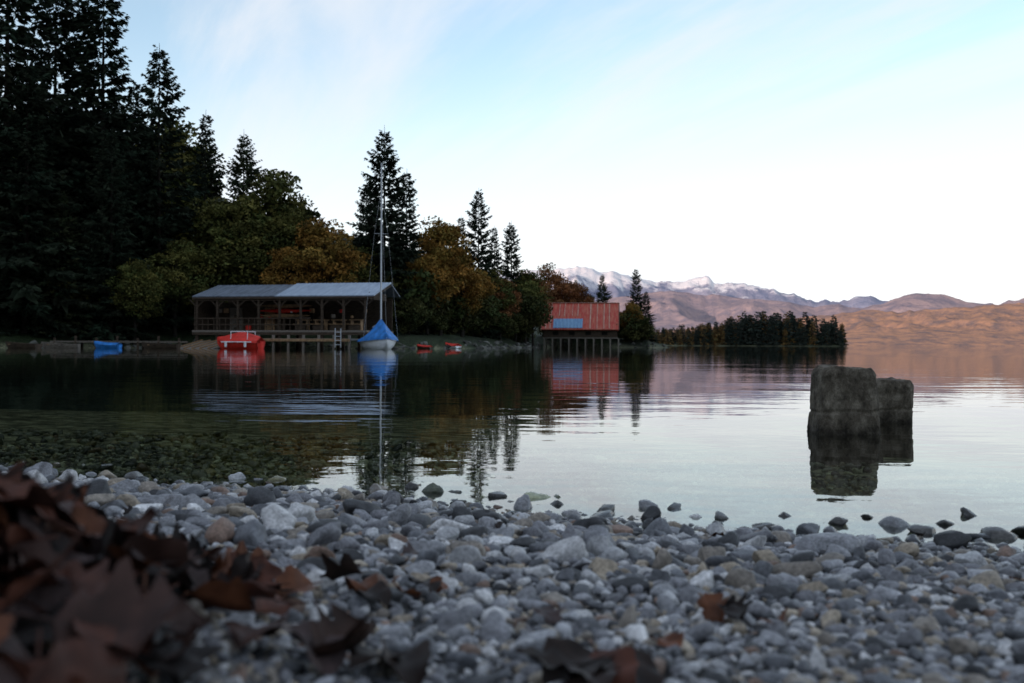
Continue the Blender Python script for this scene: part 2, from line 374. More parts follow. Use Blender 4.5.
while cnt<620:
    if g.random()<.65:
        x=g.uniform(50,172);y=g.uniform(488,530)
    else:
        x=g.uniform(25,172);y=g.uniform(400,600)
    s_=sdf(np.array([x]),np.array([y]))[0]
    if s_<1: continue
    cnt+=1
    pp=512+x/y*F
    hpx=np.interp(pp,[650,680,700,730,745,800,835,848],[12,14,17,23,28,28,25,14])
    hh=hpx*.5*(g.uniform(.55,.95) if g.random()<.75 else g.uniform(.95,1.22))
    co,c,fc=SLd[g.integers(0,4)]
    z0=max(0,float(height(np.array([x]),np.array([y]))[0]))
    th=g.uniform(0,6.28);k=hh/10
    Rm=np.array([[math.cos(th),-math.sin(th),0],[math.sin(th),math.cos(th),0],[0,0,1]])
    tint=np.array([1,1,1.]) if g.random()<(.85 if pp>735 else .5) else np.array([4.2,2.1,1.0])
    wf=g.uniform(.95,1.35)
    mbp.indexed((co@Rm.T)*k*np.array([wf,wf,1])+np.array([x,y,z0-.3]),fc,c*tint)
add('distant_forest',mbp.mesh('distant_forest',[M_fol]))

# ---------------------------------------------------------------- stones
def ico(sub):
    bm=bmesh.new();bmesh.ops.create_icosphere(bm,subdivisions=sub,radius=1)
    v=np.array([q.co[:] for q in bm.verts]);f=np.array([[q.index for q in fc.verts] for fc in bm.faces]);bm.free();return v,f
from mathutils import noise as mn
def rockvars(sub,k,seed,rough=.42):
    v,f=ico(sub);out=[]
    for i in range(k):
        o=Vector((i*7.1+seed,seed*3.3,i*2.7))
        d=np.array([1+rough*mn.noise(Vector(p)*1.1+o)+rough*.4*mn.noise(Vector(p)*2.6+o) for p in v])
        w_=v*d[:,None]
        g=np.random.default_rng(seed*50+i)
        for _ in range(9):
            nn=g.normal(0,1,3);nn/=np.linalg.norm(nn);h_=g.uniform(.55,.88)
            e=w_@nn-h_; w_=w_-np.where(e>0,e*.88,0)[:,None]*nn
        out.append(w_)
    return out,f
RV1,F1=rockvars(1,20,5);RV2,F2=rockvars(2,20,1);RV3,F3=rockvars(3,20,2)
def stones(name,P,rad,colr,lod,mat,seed,flat=(.45,.85),tilt=.35):
    g=np.random.default_rng(seed);mb=MB()
    n_=len(P); vi=g.integers(0,20,n_)
    ax=np.stack([g.uniform(.95,1.45,n_),g.uniform(.65,1.0,n_),g.uniform(*flat,n_)],1)*rad[:,None]
    yaw=g.uniform(0,6.283,n_);tx=g.normal(0,tilt,n_);ty=g.normal(0,tilt,n_)
    cz,sz=np.cos(yaw),np.sin(yaw);cx,sx=np.cos(tx),np.sin(tx);cy,sy=np.cos(ty),np.sin(ty)
    Rz=np.zeros((n_,3,3));Rz[:,0,0]=cz;Rz[:,0,1]=-sz;Rz[:,1,0]=sz;Rz[:,1,1]=cz;Rz[:,2,2]=1
    Rx=np.zeros((n_,3,3));Rx[:,0,0]=1;Rx[:,1,1]=cx;Rx[:,1,2]=-sx;Rx[:,2,1]=sx;Rx[:,2,2]=cx
    Ry=np.zeros((n_,3,3));Ry[:,1,1]=1;Ry[:,0,0]=cy;Ry[:,0,2]=sy;Ry[:,2,0]=-sy;Ry[:,2,2]=cy
    Rm=Ry@Rx@Rz
    for s3,RV,FF in ((1,RV1,F1),(2,RV2,F2),(3,RV3,F3)):
        for k in range(20):
            m_=np.where((vi==k)&(lod==s3))[0]
            if len(m_)==0: continue
            B=RV[k];nb=len(B)
            W=np.einsum('nij,nbj->nbi',Rm[m_],B[None]*ax[m_][:,None,:])+P[m_][:,None,:]
            Fc=(FF[None]+(np.arange(len(m_))*nb)[:,None,None]).reshape(-1,3)
            mb.indexed(W.reshape(-1,3),Fc,np.repeat(colr[m_],nb,axis=0))
    add(name,mb.mesh(name,[mat],True))
def stone_mat():
    m,nt,b=newmat('pebble_stone')
    a=N(nt,'ShaderNodeAttribute',attribute_name='Col');g_=N(nt,'ShaderNodeNewGeometry')
    n1=N(nt,'ShaderNodeTexNoise');n1.inputs['Scale'].default_value=40;n1.inputs['Detail'].default_value=8;n1.inputs['Roughness'].default_value=.68
    n2=N(nt,'ShaderNodeTexNoise');n2.inputs['Scale'].default_value=220;n2.inputs['Detail'].default_value=4
    for q in(n1,n2): nt.links.new(g_.outputs['Position'],q.inputs['Vector'])
    mr=N(nt,'ShaderNodeMapRange');mr.inputs[1].default_value=.3;mr.inputs[2].default_value=.7;mr.inputs[3].default_value=.55;mr.inputs[4].default_value=1.4;nt.links.new(n1.outputs[0],mr.inputs[0])
    mr2=N(nt,'ShaderNodeMapRange');mr2.inputs[1].default_value=.35;mr2.inputs[2].default_value=.65;mr2.inputs[3].default_value=.72;mr2.inputs[4].default_value=1.25;nt.links.new(n2.outputs[0],mr2.inputs[0])
    mm=N(nt,'ShaderNodeMath',operation='MULTIPLY');nt.links.new(mr.outputs[0],mm.inputs[0]);nt.links.new(mr2.outputs[0],mm.inputs[1])
    sx=N(nt,'ShaderNodeSeparateXYZ');nt.links.new(g_.outputs['Position'],sx.inputs[0])
    wet=N(nt,'ShaderNodeMapRange');wet.inputs[1].default_value=.006;wet.inputs[2].default_value=.024;wet.inputs[3].default_value=.66;wet.inputs[4].default_value=1;nt.links.new(sx.outputs['Z'],wet.inputs[0])
    m3=N(nt,'ShaderNodeMath',operation='MULTIPLY');nt.links.new(mm.outputs[0],m3.inputs[0]);nt.links.new(wet.outputs[0],m3.inputs[1])
    sc=N(nt,'ShaderNodeVectorMath',operation='SCALE');nt.links.new(a.outputs['Color'],sc.inputs[0]);nt.links.new(m3.outputs[0],sc.inputs['Scale']);nt.links.new(sc.outputs[0],b.inputs['Base Color'])
    ro=N(nt,'ShaderNodeMapRange');ro.inputs[1].default_value=.66;ro.inputs[2].default_value=1;ro.inputs[3].default_value=.18;ro.inputs[4].default_value=.62;nt.links.new(wet.outputs[0],ro.inputs[0]);nt.links.new(ro.outputs[0],b.inputs['Roughness'])
    b.inputs['Specular IOR Level'].default_value=.4
    bp=N(nt,'ShaderNodeBump');bp.inputs['Strength'].default_value=.6;bp.inputs['Distance'].default_value=.004;nt.links.new(n1.outputs[0],bp.inputs['Height']);nt.links.new(bp.outputs[0],b.inputs['Normal'])
    return m
M_stone=stone_mat()
def stonecol(n_,g):
    pal=np.array([(.185,.185,.20),(.29,.292,.31),(.112,.116,.128),(.54,.53,.53),(.225,.195,.165),(.33,.275,.21),(.045,.046,.050),(.19,.125,.095),(.40,.40,.41)])
    k=g.choice(len(pal),n_,p=[.19,.16,.16,.09,.10,.08,.10,.04,.08])
    return pal[k]*g.uniform(.8,1.2,(n_,1))
g=np.random.default_rng(5)
acc=[];cell={};CS=.075
def try_place(x,y,r,f):
    ci,cj=int(math.floor(x/CS)),int(math.floor(y/CS))
    for a in(-1,0,1):
        for b in(-1,0,1):
            for q in cell.get((ci+a,cj+b),()):
                if (q[0]-x)**2+(q[1]-y)**2<(f*(q[2]+r))**2: return
    cell.setdefault((ci,cj),[]).append((x,y,r));acc.append((x,y,r))
for (n_,k0,k1,smin) in ((700,1.5,2.2,-2.4),(8000,.9,1.4,-2.4),(40000,.5,.9,-1.8),(65000,.32,.5,-.8)):
    ys=.25+(g.random(n_)**1.0)*(4.8 if smin<-2 else 3.9); xs=g.uniform(-1,1,n_)*(.58*ys+.35)
    ss=sdf(xs,ys)
    for x,y,s_ in zip(xs,ys,ss):
        if s_<smin: continue
        if s_<-.15 and g.random()<.35: continue
        base=.0068+.0118*min(1,max(0,(y-.5)/1.3))
        try_place(x,y,base*g.uniform(k0,k1)*(.85 if s_<0 else 1),.76)
ax_=np.array(acc);print('stones',len(ax_))
hz=height(ax_[:,0],ax_[:,1])
P=np.stack([ax_[:,0],ax_[:,1],hz+ax_[:,2]*g.uniform(.1,.5,len(ax_))],1)
nf=12000
ys=.25+(g.random(nf)**1.1)*3.0;xs=g.uniform(-1,1,nf)*(.6*ys+.4);r2=(.005+.006*np.clip((ys-.5)/1.5,0,1))*g.uniform(.7,1.4,nf)
P2=np.stack([xs,ys,height(xs,ys)+r2*.3],1)
PP=np.vstack([P,P2]);rr=np.concatenate([ax_[:,2],r2])
cc_=stonecol(len(PP),g)
sub=(PP[:,2]<-.012)[:,None]          # algae film on submerged stones
cc_=np.where(sub,cc_*np.array([1.05,1.12,.72]),cc_)
pxs=rr/PP[:,1]*F
stones('pebble_beach',PP,rr,cc_,np.where(pxs>11,3,np.where(pxs>3.2,2,1)),M_stone,3)
bx=np.array([[.93,1.88,.04],[.66,2.02,.025],[.98,2.12,.022],[-.03,2.36,.03],[.36,2.2,.022],[1.2,1.8,.04],[.75,2.1,.02],[-.25,2.5,.02],[1.0,1.95,.03],[-1.0,2.65,.03],[.2,2.15,.03],[.5,1.98,.03],[.8,1.93,.028],[1.05,1.82,.025],[.58,2.1,.02],[.88,2.02,.022],[.44,2.08,.025],[.1,2.25,.022],[1.12,2.0,.02]])
stones('shore_stones',np.stack([bx[:,0],bx[:,1],np.full(len(bx),-.004)],1),bx[:,2],np.tile([.09,.088,.086],(len(bx),1))*g.uniform(.7,1.5,(len(bx),1)),np.full(len(bx),3),M_stone,8)
L=[];
for i in range(len(POLY)-1):
    a,b=POLY[i],POLY[i+1]
    if min(a[1],b[1])>55 and max(a[1],b[1])<140:
        m_=int(np.linalg.norm(b-a)/.45)
        for t in np.linspace(0,1,m_): L.append(a+(b-a)*t+g.normal(0,.5,2))
L=np.array(L);rk=g.uniform(.12,.42,len(L))
stones('bank_rocks',np.stack([L[:,0],L[:,1],np.maximum(height(L[:,0],L[:,1]),-.05)+.02],1),rk,np.tile([.09,.09,.08],(len(L),1))*g.uniform(.4,1.7,(len(L),1)),np.full(len(L),2),attr_mat('bank_rock',.9,.1,2),9,(.4,.7))

# ---------------------------------------------------------------- mooring posts
def post_mat():
    m,nt,b=newmat('weathered_post')
    tc=N(nt,'ShaderNodeTexCoord');g_=N(nt,'ShaderNodeNewGeometry')
    n1=N(nt,'ShaderNodeTexNoise');n1.inputs['Scale'].default_value=19;n1.inputs['Detail'].default_value=12;n1.inputs['Roughness'].default_value=.78
    mp=N(nt,'ShaderNodeMapping');mp.inputs['Scale'].default_value=(1,1,.7);nt.links.new(tc.outputs['Object'],mp.inputs[0]);nt.links.new(mp.outputs[0],n1.inputs['Vector'])
    r=ramp(nt,[(.35,(.03,.024,.018)),(.5,(.105,.088,.066)),(.66,(.24,.21,.165))]);nt.links.new(n1.outputs[0],r.inputs[0])
    sx=N(nt,'ShaderNodeSeparateXYZ');nt.links.new(g_.outputs['Position'],sx.inputs[0])
    n3=N(nt,'ShaderNodeTexNoise');n3.inputs['Scale'].default_value=18;nt.links.new(g_.outputs['Position'],n3.inputs['Vector'])
    ad=N(nt,'ShaderNodeMath',operation='MULTIPLY_ADD');ad.inputs[1].default_value=-.06;nt.links.new(n3.outputs[0],ad.inputs[0]);nt.links.new(sx.outputs['Z'],ad.inputs[2])
    w_=N(nt,'ShaderNodeMapRange');w_.inputs[1].default_value=-.02;w_.inputs[2].default_value=.03;w_.inputs[3].default_value=.4;w_.inputs[4].default_value=1;nt.links.new(ad.outputs[0],w_.inputs[0])
    sc=N(nt,'ShaderNodeVectorMath',operation='SCALE');nt.links.new(r.outputs[0],sc.inputs[0]);nt.links.new(w_.outputs[0],sc.inputs['Scale']);nt.links.new(sc.outputs[0],b.inputs['Base Color'])
    b.inputs['Roughness'].default_value=.85;b.inputs['Specular IOR Level'].default_value=.2
    n2=N(nt,'ShaderNodeTexNoise');n2.inputs['Scale'].default_value=50;n2.inputs['Detail'].default_value=8;nt.links.new(mp.outputs[0],n2.inputs['Vector'])
    bp=N(nt,'ShaderNodeBump');bp.inputs['Strength'].default_value=1;bp.inputs['Distance'].default_value=.014;nt.links.new(n2.outputs[0],bp.inputs['Height']);nt.links.new(bp.outputs[0],b.inputs['Normal'])
    return m
M_post=post_mat()
def post(name,x,y,w_,dp,top,rz,seed,slope=-.04,crack=None,e=.30,taper=.10):
    nr,nl=160,130; zb=-.45
    th=np.linspace(0,2*math.pi,nr,endpoint=False)
    cx=np.sign(np.cos(th))*np.abs(np.cos(th))**e*w_/2;cy=np.sign(np.sin(th))*np.abs(np.sin(th))**e*dp/2
    V=[]
    zz=np.linspace(zb,top,nl)
    def emit(kx,z,i):
        for j in range(nr):
            X_,Y_=cx[j]*kx,cy[j]*kx
            q=Vector((X_*9+seed*5,Y_*9,z*7)); q2=Vector((X_*32+seed,Y_*32,z*24)); q3=Vector((X_*80+seed,Y_*80,z*60))
            dd=1+.05*mn.noise(q)+.03*mn.noise(q2)+.02*mn.noise(q3)
            if crack and abs(z-crack-.008*mn.noise(q))<.007: dd-=.04
            zt=z
            if z>top-.06:
                k_=((z-top+.06)/.06)
                zt=z+ k_*(slope*X_+.010*mn.noise(Vector((X_*14+seed,Y_*14,3)))+.006*mn.noise(Vector((X_*50+seed,Y_*50,3))))
            V.append((X_*dd,Y_*dd,zt))
    for i,z in enumerate(zz):
        t=max(0,(z-(top-.035))/.035); k=1-.13*t*t
        k*=1+.03*math.sin((z+.1)*12+seed)-taper*max(0,z)/top
        emit(k,z,i)
    for q_ in (.74,.62,.5,.35,.15): emit(q_,top+.003,0)
    R_=nl+5; idx=np.arange(R_*nr).reshape(R_,nr)
    f=np.stack([idx[:-1],np.roll(idx,-1,1)[:-1],np.roll(idx,-1,1)[1:],idx[1:]],-1).reshape(-1,4)
    loops=list(f.ravel());st=list(np.arange(len(f))*4); st.append(len(loops)); loops+=list(idx[-1])
    me=fast_mesh(name,V,loops,st,[M_post],None,None,True)
    add(name,me,None,(x,y,0),(0,0,rz))
post('mooring_post',px(844,4.12),4.12,.255,.20,.268,.05,1,-.06,.09)
post('mooring_post',px(889,4.75),4.75,.195,.19,.198,-.12,4,-.02,.06,.42,.03)

# ---------------------------------------------------------------- box helper
def boxm(name,parent,c,s,mat,rot=(0,0,0),bev=.01):
    bm=bmesh.new();bmesh.ops.create_cube(bm,size=1)
    for v in bm.verts: v.co=Vector((v.co.x*s[0],v.co.y*s[1],v.co.z*s[2]))
    if bev: bmesh.ops.bevel(bm,geom=bm.edges[:],offset=min(bev,min(s)*.3),segments=1,affect='EDGES')
    me=bpy.data.meshes.new(name);bm.to_mesh(me);bm.free();me.materials.append(mat)
    return add(name,me,parent,c,rot)
def tubeo(name,parent,p0,p1,r0,r1,mat,k=10):
    mb=MB();mb.tube(p0,p1,r0,r1,(1,1,1),0,k);return add(name,mb.mesh(name,[mat],True),parent)
M_wood=simple('dark_timber',(.06,.043,.03),.8,.2,3,.5,0,(1,1,6))
M_plank=simple('grey_planks',(.18,.155,.13),.8,.2,5,.5,0,(6,1,1))
M_lightw=simple('light_timber',(.28,.175,.095),.7,.2,5,.4)
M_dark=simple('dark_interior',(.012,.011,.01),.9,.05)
M_white=simple('white_gelcoat',(.75,.77,.8),.35,.5,3,.08,bump=0)
M_blue=simple('blue_tarpaulin',(.025,.19,.56),.6,.3,2.5,.35,bump=.8)
M_red=simple('red_tarpaulin',(.65,.032,.02),.55,.3,2.5,.25,bump=.6)
M_alu=simple('aluminium_mast',(.55,.57,.6),.4,.5,3,.1,.2,bump=0)
M_rope=simple('rope',(.2,.19,.18),.9,.1)
def corr(name,c1,c2,rough,metal=0,lo=.36,hi=.62,mps=(1.8,.35,.35)):
    m,nt,b=newmat(name);tc=N(nt,'ShaderNodeTexCoord')
    mp=N(nt,'ShaderNodeMapping');mp.inputs['Scale'].default_value=mps
    n=N(nt,'ShaderNodeTexNoise');n.inputs['Scale'].default_value=2.2;n.inputs['Detail'].default_value=7;n.inputs['Roughness'].default_value=.7
    nt.links.new(tc.outputs['Object'],mp.inputs[0]);nt.links.new(mp.outputs[0],n.inputs['Vector'])
    r=ramp(nt,[(lo,c1),(hi,c2)]);nt.links.new(n.outputs[0],r.inputs[0]);nt.links.new(r.outputs[0],b.inputs['Base Color'])
    b.inputs['Roughness'].default_value=rough;b.inputs['Metallic'].default_value=metal
    return m
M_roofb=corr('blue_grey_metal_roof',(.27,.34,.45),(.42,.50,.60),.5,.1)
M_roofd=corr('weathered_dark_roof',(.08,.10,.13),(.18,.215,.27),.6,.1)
M_rust=corr('rusty_red_roof',(.40,.035,.022),(.46,.17,.10),.7,0,.42,.70)
M_rustl=corr('rust_streak',(.34,.14,.10),(.52,.36,.28),.7,0)
M_bluep=corr('blue_roof_sheet',(.10,.22,.40),(.18,.34,.52),.6,.1)
def corrugated(name,parent,x0,x1,ya,za,yb,zb,mat,period=.3,amp=.03):
    nx=max(2,int((x1-x0)/(period/6)));xs=np.linspace(x0,x1,nx)
    L_=math.hypot(yb-ya,zb-za);ny_=-(zb-za)/L_;nz_=(yb-ya)/L_
    if nz_<0: ny_,nz_=-ny_,-nz_
    o=amp*np.abs(np.sin(xs*math.pi/period))**.5
    V=[];T=.05
    for t in (0,1):
        for s in(0,1):
            off=o if s==0 else o*0-T
            yy=ya+(yb-ya)*t+ny_*off;zz=za+(zb-za)*t+nz_*off
            V.append(np.stack([xs,yy,zz],1))
    V=np.vstack(V);i=np.arange(nx-1);a,b_,c,d=0,nx,2*nx,3*nx
    f=[np.stack([a+i,a+i+1,c+i+1,c+i],1),np.stack([b_+i+1,b_+i,d+i,d+i+1],1),np.stack([b_+i,b_+i+1,a+i+1,a+i],1),np.stack([c+i,c+i+1,d+i+1,d+i],1)]
    f=np.vstack(f+[np.array([[a,c,d,b_],[a+nx-1,b_+nx-1,d+nx-1,c+nx-1]])])
    return add(name,fast_mesh(name,V,f.ravel(),np.arange(len(f))*4,[mat]),parent)

# ---------------------------------------------------------------- boathouse (open shed on stilts)
bh=empty('boathouse',(-9.95,69.4,0),math.radians(-12))
Lb=13.3; FZ=1.3
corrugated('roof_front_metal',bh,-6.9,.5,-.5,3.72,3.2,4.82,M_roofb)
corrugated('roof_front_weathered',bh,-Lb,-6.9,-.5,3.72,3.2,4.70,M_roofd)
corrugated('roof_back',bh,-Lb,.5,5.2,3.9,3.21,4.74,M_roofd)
boxm('fascia',bh,(-Lb/2+.25,-.48,3.6),(Lb+.5,.05,.15),M_wood)
boxm('gable_board',bh,(.45,1.35,4.12),(.06,3.8,.18),M_wood,(math.atan2(1.0,3.7),0,0))
boxm('gable_infill',bh,(-.1,2.0,3.75),(.06,3.6,.5),M_wood)
boxm('floor',bh,(-Lb/2,2.3,FZ-.07),(Lb,5.6,.14),M_plank)
boxm('floor_beam',bh,(-Lb/2,-.42,FZ-.24),(Lb,.14,.2),M_wood)
for i in range(9):
    x=-.2-i*(Lb-.5)/8
    boxm('post_%d'%i,bh,(x,-.3,FZ+1.1),(.15,.15,2.2),M_wood)
    boxm('stilt_%d'%i,bh,(x,-.3,.2),(.2,.2,1.6),M_wood)
    boxm('stilt_back_%d'%i,bh,(x,2.8,.2),(.2,.2,1.7),M_wood)
    for sgn in(-1,1):
        boxm('brace_%d_%d'%(i,sgn),bh,(x+sgn*.32,-.3,3.25),(.08,.08,.8),M_wood,(0,sgn*math.radians(48),0))
boxm('top_plate',bh,(-Lb/2,-.3,3.48),(Lb,.14,.16),M_wood)
boxm('back_wall',bh,(-Lb/2,4.9,2.5),(Lb,.1,2.5),M_wood)
boxm('inner_wall',bh,(-10.3,2.4,2.35),(5.8,.1,2.1),M_wood)
boxm('side_wall',bh,(-Lb+.05,2.3,2.4),(.1,5,2.2),M_wood)
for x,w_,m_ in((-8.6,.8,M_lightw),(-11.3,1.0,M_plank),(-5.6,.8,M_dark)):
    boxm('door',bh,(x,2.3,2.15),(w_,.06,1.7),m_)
for i in range(2):
    boxm('rail_%d'%i,bh,(-8.7,-.42,FZ+.4+i*.45),(9.0,.05,.08),M_wood)
for i in range(20): boxm('baluster_%d'%i,bh,(-4.4-i*.45,-.44,FZ+.45),(.05,.04,.9),M_wood,bev=.005)
rb=random.Random(8)
for i in range(4):
    x=-1.3-i*1.35; z=FZ
    boxm('table_top_%d'%i,bh,(x,1.0,z+.75),(1.0,.6,.05),M_lightw)
    boxm('table_leg_a%d'%i,bh,(x-.35,1.0,z+.36),(.07,.45,.7),M_lightw);boxm('table_leg_b%d'%i,bh,(x+.35,1.0,z+.36),(.07,.45,.7),M_lightw)
    boxm('bench_%d'%i,bh,(x,.4,z+.45),(1.05,.28,.05),M_lightw);boxm('bench_leg_%d'%i,bh,(x,.4,z+.21),(.8,.08,.4),M_wood)
cols=[M_red,M_lightw,M_white,M_plank,M_wood,M_wood,M_lightw]
for i in range(30):
    x=rb.uniform(-Lb+.6,-.5);s=rb.uniform(.12,.38)
    boxm('gear_%d'%i,bh,(x,rb.uniform(1.5,2.1),FZ+s/2+rb.choice([0,0,.5,.9,1.3])),(s,s*.8,s),rb.choice(cols),(0,0,rb.uniform(0,1)),.04)
for i in range(3):
    tubeo('kayak_%d'%i,bh,(-7.0-i*.2,1.6,3.1-i*.36),(-9.0-i*.1,1.5,3.12-i*.36),.17,.03,[M_lightw,M_red,M_lightw][i])
    tubeo('kayak_aft_%d'%i,bh,(-7.0-i*.2,1.6,3.1-i*.36),(-5.0-i*.1,1.7,3.12-i*.36),.17,.03,[M_lightw,M_red,M_lightw][i])
boxm('jetty_deck',bh,(-4.3,-1.8,.62),(8.0,2.2,.1),M_plank)
for i in range(19): boxm('jetty_plank_%d'%i,bh,(-8.1+i*.42,-1.8,.69),(.37,2.3,.04),M_plank,bev=.01)
for i in range(8):
    boxm('jetty_pile_%d'%i,bh,(-8.1+i*1.1,-2.75,.3),(.15,.15,1.3),M_plank)
boxm('jetty_fascia',bh,(-4.3,-2.93,.60),(8.0,.06,.18),M_lightw)
boxm('ladder_side_a',bh,(-1.3,-3.05,.75),(.05,.05,1.3),M_alu);boxm('ladder_side_b',bh,(-.9,-3.05,.75),(.05,.05,1.3),M_alu)
for i in range(4): boxm('ladder_rung_%d'%i,bh,(-1.1,-3.05,.3+i*.28),(.4,.04,.04),M_alu,bev=.005)
boxm('slipway',bh,(-11.3,-2.2,.22),(3.0,3.6,.1),M_plank,(math.radians(9),0,0))
for i in range(5): boxm('slipway_rail_%d'%i,bh,(-12.5+i*.6,-2.2,.31),(.1,3.6,.08),M_lightw,(math.radians(9),0,0))
# low landing stage along the left bank
lj=empty('landing_stage',(px(120,69.5),69.5,0),math.radians(4))
boxm('deck',lj,(0,0,.42),(9.0,1.3,.08),M_plank)
for i in range(22): boxm('plank_%d'%i,lj,(-4.3+i*.41,0,.48),(.36,1.36,.035),M_plank)
for i in range(7):
    boxm('pile_%d'%i,lj,(-4.2+i*1.4,-.6,.25),(.14,.14,.9+.3*(i%2)),M_wood)
    boxm('pile_back_%d'%i,lj,(-4.2+i*1.4,.6,.1),(.14,.14,.6),M_wood)

# ---------------------------------------------------------------- second boathouse with rusty roof
b2=empty('red_roof_boathouse',(px(580,122),122,0),math.radians(-6))
W2=4.7
corrugated('roof_front',b2,-W2,W2,-.6,2.2,4.3,5.6,M_rust,.45,.05)
corrugated('roof_back',b2,-W2,W2,9.2,2.2,4.31,5.61,M_rust,.45,.05)
corrugated('blue_patch_low',b2,-3.3,.3,-.45,2.40,1.15,3.55,M_bluep,.45,.05)
sl=math.atan2(3.4,4.9)
for i in range(12):
    x=-W2+.35+i*.80+rb.uniform(-.15,.15)
    if rb.random()<.3: continue
    w__=rb.uniform(.05,.16)
    y0=1.9 if x<.6 and x>-3.5 else -.5
    if y0<0: boxm('roof_seam_%d'%i,b2,(x,1.85,3.98),(w__,5.8,.04),M_rustl,(sl,0,0))
    else: boxm('roof_seam_%d'%i,b2,(x,3.0,4.78),(w__,3.0,.04),M_rustl,(sl,0,0))
boxm('barge_board_left',b2,(-W2-.06,1.85,3.85),(.1,6.1,.24),M_lightw,(sl,0,0))
boxm('barge_board_right',b2,(W2+.06,1.85,3.85),(.1,6.1,.24),M_wood,(sl,0,0))
boxm('ridge_cap',b2,(0,4.3,5.68),(2*W2,.35,.06),M_rustl)
boxm('wall_front',b2,(0,.1,1.7),(2*W2-.4,.1,.85),M_wood)
boxm('wall_left',b2,(-W2+.2,4.2,2.1),(.1,8,1.7),M_wood)
boxm('wall_right',b2,(W2-.2,4.2,2.1),(.1,8,1.7),M_wood)
boxm('floor_frame',b2,(0,4.2,1.2),(2*W2-.2,8.2,.16),M_plank)
for r_ in range(3):
    for i in range(10): boxm('stilt_%d_%d'%(r_,i),b2,(-W2+.3+i*1.01,.05+r_*3.6,.3),(.16,.16,1.7),M_plank)
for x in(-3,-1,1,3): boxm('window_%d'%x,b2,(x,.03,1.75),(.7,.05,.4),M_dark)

# ---------------------------------------------------------------- boats
def hull(name,parent,L_,W_,H_,mat,band=None,sheer=.18,keel=-.15,stern=.8):
    ns,nc=22,9;V=[];
    for i in range(ns):
        t=i/(ns-1)
        hw=W_/2*(stern+(1-stern)*math.sin(min(1,t/.45)*math.pi/2))*(1-max(0,(t-.45)/.55)**2.2)
        hw=max(hw,.012)
        top=H_+sheer*t*t; kz=keel*(1-max(0,(t-.6)/.4)**2)+max(0,(t-.85)/.15)**2*top*.6
        for j in range(nc):
            a=(j/(nc-1)*2-1)
            x=hw*math.copysign(abs(a)**.75,a); z=kz+(top-kz)*(abs(a)**2.6)
            V.append((x,(t-.5)*L_,z))
    idx=np.arange(ns*nc).reshape(ns,nc)
    f=np.stack([idx[:-1,:-1],idx[:-1,1:],idx[1:,1:],idx[1:,:-1]],-1).reshape(-1,4)
    loops=list(f.ravel());st=list(np.arange(len(f))*4);st.append(len(loops));loops+=list(idx[0])
    add(name,fast_mesh(name,V,loops,st,[mat],None,None,True),parent)
    return [(V[i*nc+nc-1][0],V[i*nc][1],V[i*nc][2]) for i in range(ns)]
def cover(name,parent,rim,peak,mat,out=.05,drop=.12,yp=.5):
    ns=len(rim);nc=13;V=[]
    for i,(hw,y,z) in enumerate(rim):
        t=i/(ns-1);pk=peak(t)
        for j in range(nc):
            a=j/(nc-1)*2-1
            if abs(a)>.9: x=math.copysign(hw+out,a);zz=z+.02-drop*(abs(a)-.9)/.1
            else:
                x=a/.9*(hw+out); zz=z+.02+(pk)*(1-abs(a)/.9)**1.25
            V.append((x,y+random.uniform(-.02,.02),zz+.025*mn.noise(Vector((x*2,y*2,pk)))))
    idx=np.arange(ns*nc).reshape(ns,nc)
    f=np.stack([idx[:-1,:-1],idx[:-1,1:],idx[1:,1:],idx[1:,:-1]],-1).reshape(-1,4)
    loops=list(f.ravel());st=list(np.arange(len(f))*4)
    for e in(0,-1): st.append(len(loops));loops+=list(idx[e])
    add(name,fast_mesh(name,V,loops,st,[mat],None,None,True),parent)
sb=empty('sailboat',(px(379,66),66,0),math.radians(180+18))
rim=hull('hull',sb,5.4,2.4,.62,M_white)
cover('tarpaulin_cover',sb,rim,lambda t:1.25*math.exp(-((t-.62)/.30)**2)+.18*(1-t),M_blue,.07,.16)
zt=(344-165)/F*66+.4
tubeo('mast',sb,(0,.7,.3),(0,.62,zt),.062,.045,M_alu)
tubeo('boom',sb,(0,.6,1.75),(0,-2.3,1.5),.05,.05,M_alu)
for s in(-1,1):
    tubeo('shroud_%d'%s,sb,(s*1.15,.6,.65),(s*.45,.62,zt*.62),.005,.005,M_alu,5)
    tubeo('upper_shroud_%d'%s,sb,(s*.45,.62,zt*.62),(0,.62,zt*.86),.005,.005,M_alu,5)
tubeo('spreader',sb,(-.45,.62,zt*.62),(.45,.62,zt*.62),.015,.015,M_alu,6)
tubeo('forestay',sb,(0,2.65,.8),(0,.64,zt*.88),.005,.005,M_alu,5)
tubeo('mooring_line',sb,(0,2.6,.75),(-1.2,4.6,.1),.012,.012,M_rope,5)
rbt=empty('red_motorboat',(px(239,67),67,0),math.radians(78))
rim=hull('hull',rbt,3.2,1.6,.5,M_red,sheer=.15)
cover('cover',rbt,rim,lambda t:.5*math.exp(-((t-.4)/.38)**2)+.1,M_red,.04,.12)
for i,(xa,ya) in enumerate(((-.6,-.9),(.6,-.9),(-.6,.3),(.6,.3))):
    tubeo('rail_post_%d'%i,rbt,(xa,ya,.5),(xa*.9,ya,1.15),.03,.03,M_white,6)
for s in(-.54,.54): tubeo('rail_%s'%s,rbt,(s,-.95,1.15),(s,.35,1.15),.03,.03,M_white,6)
tubeo('rail_cross',rbt,(-.54,.3,1.15),(.54,.3,1.15),.03,.03,M_white,6)
for s in(-1,1): boxm('white_stripe_%d'%s,rbt,(s*.82,-.2,.46),(.03,2.2,.07),M_white)
boxm('fender_a',rbt,(-.9,-.9,.3),(.14,.16,.4),M_white,bev=.05);boxm('fender_b',rbt,(-.9,.5,.3),(.14,.16,.4),M_white,bev=.05)
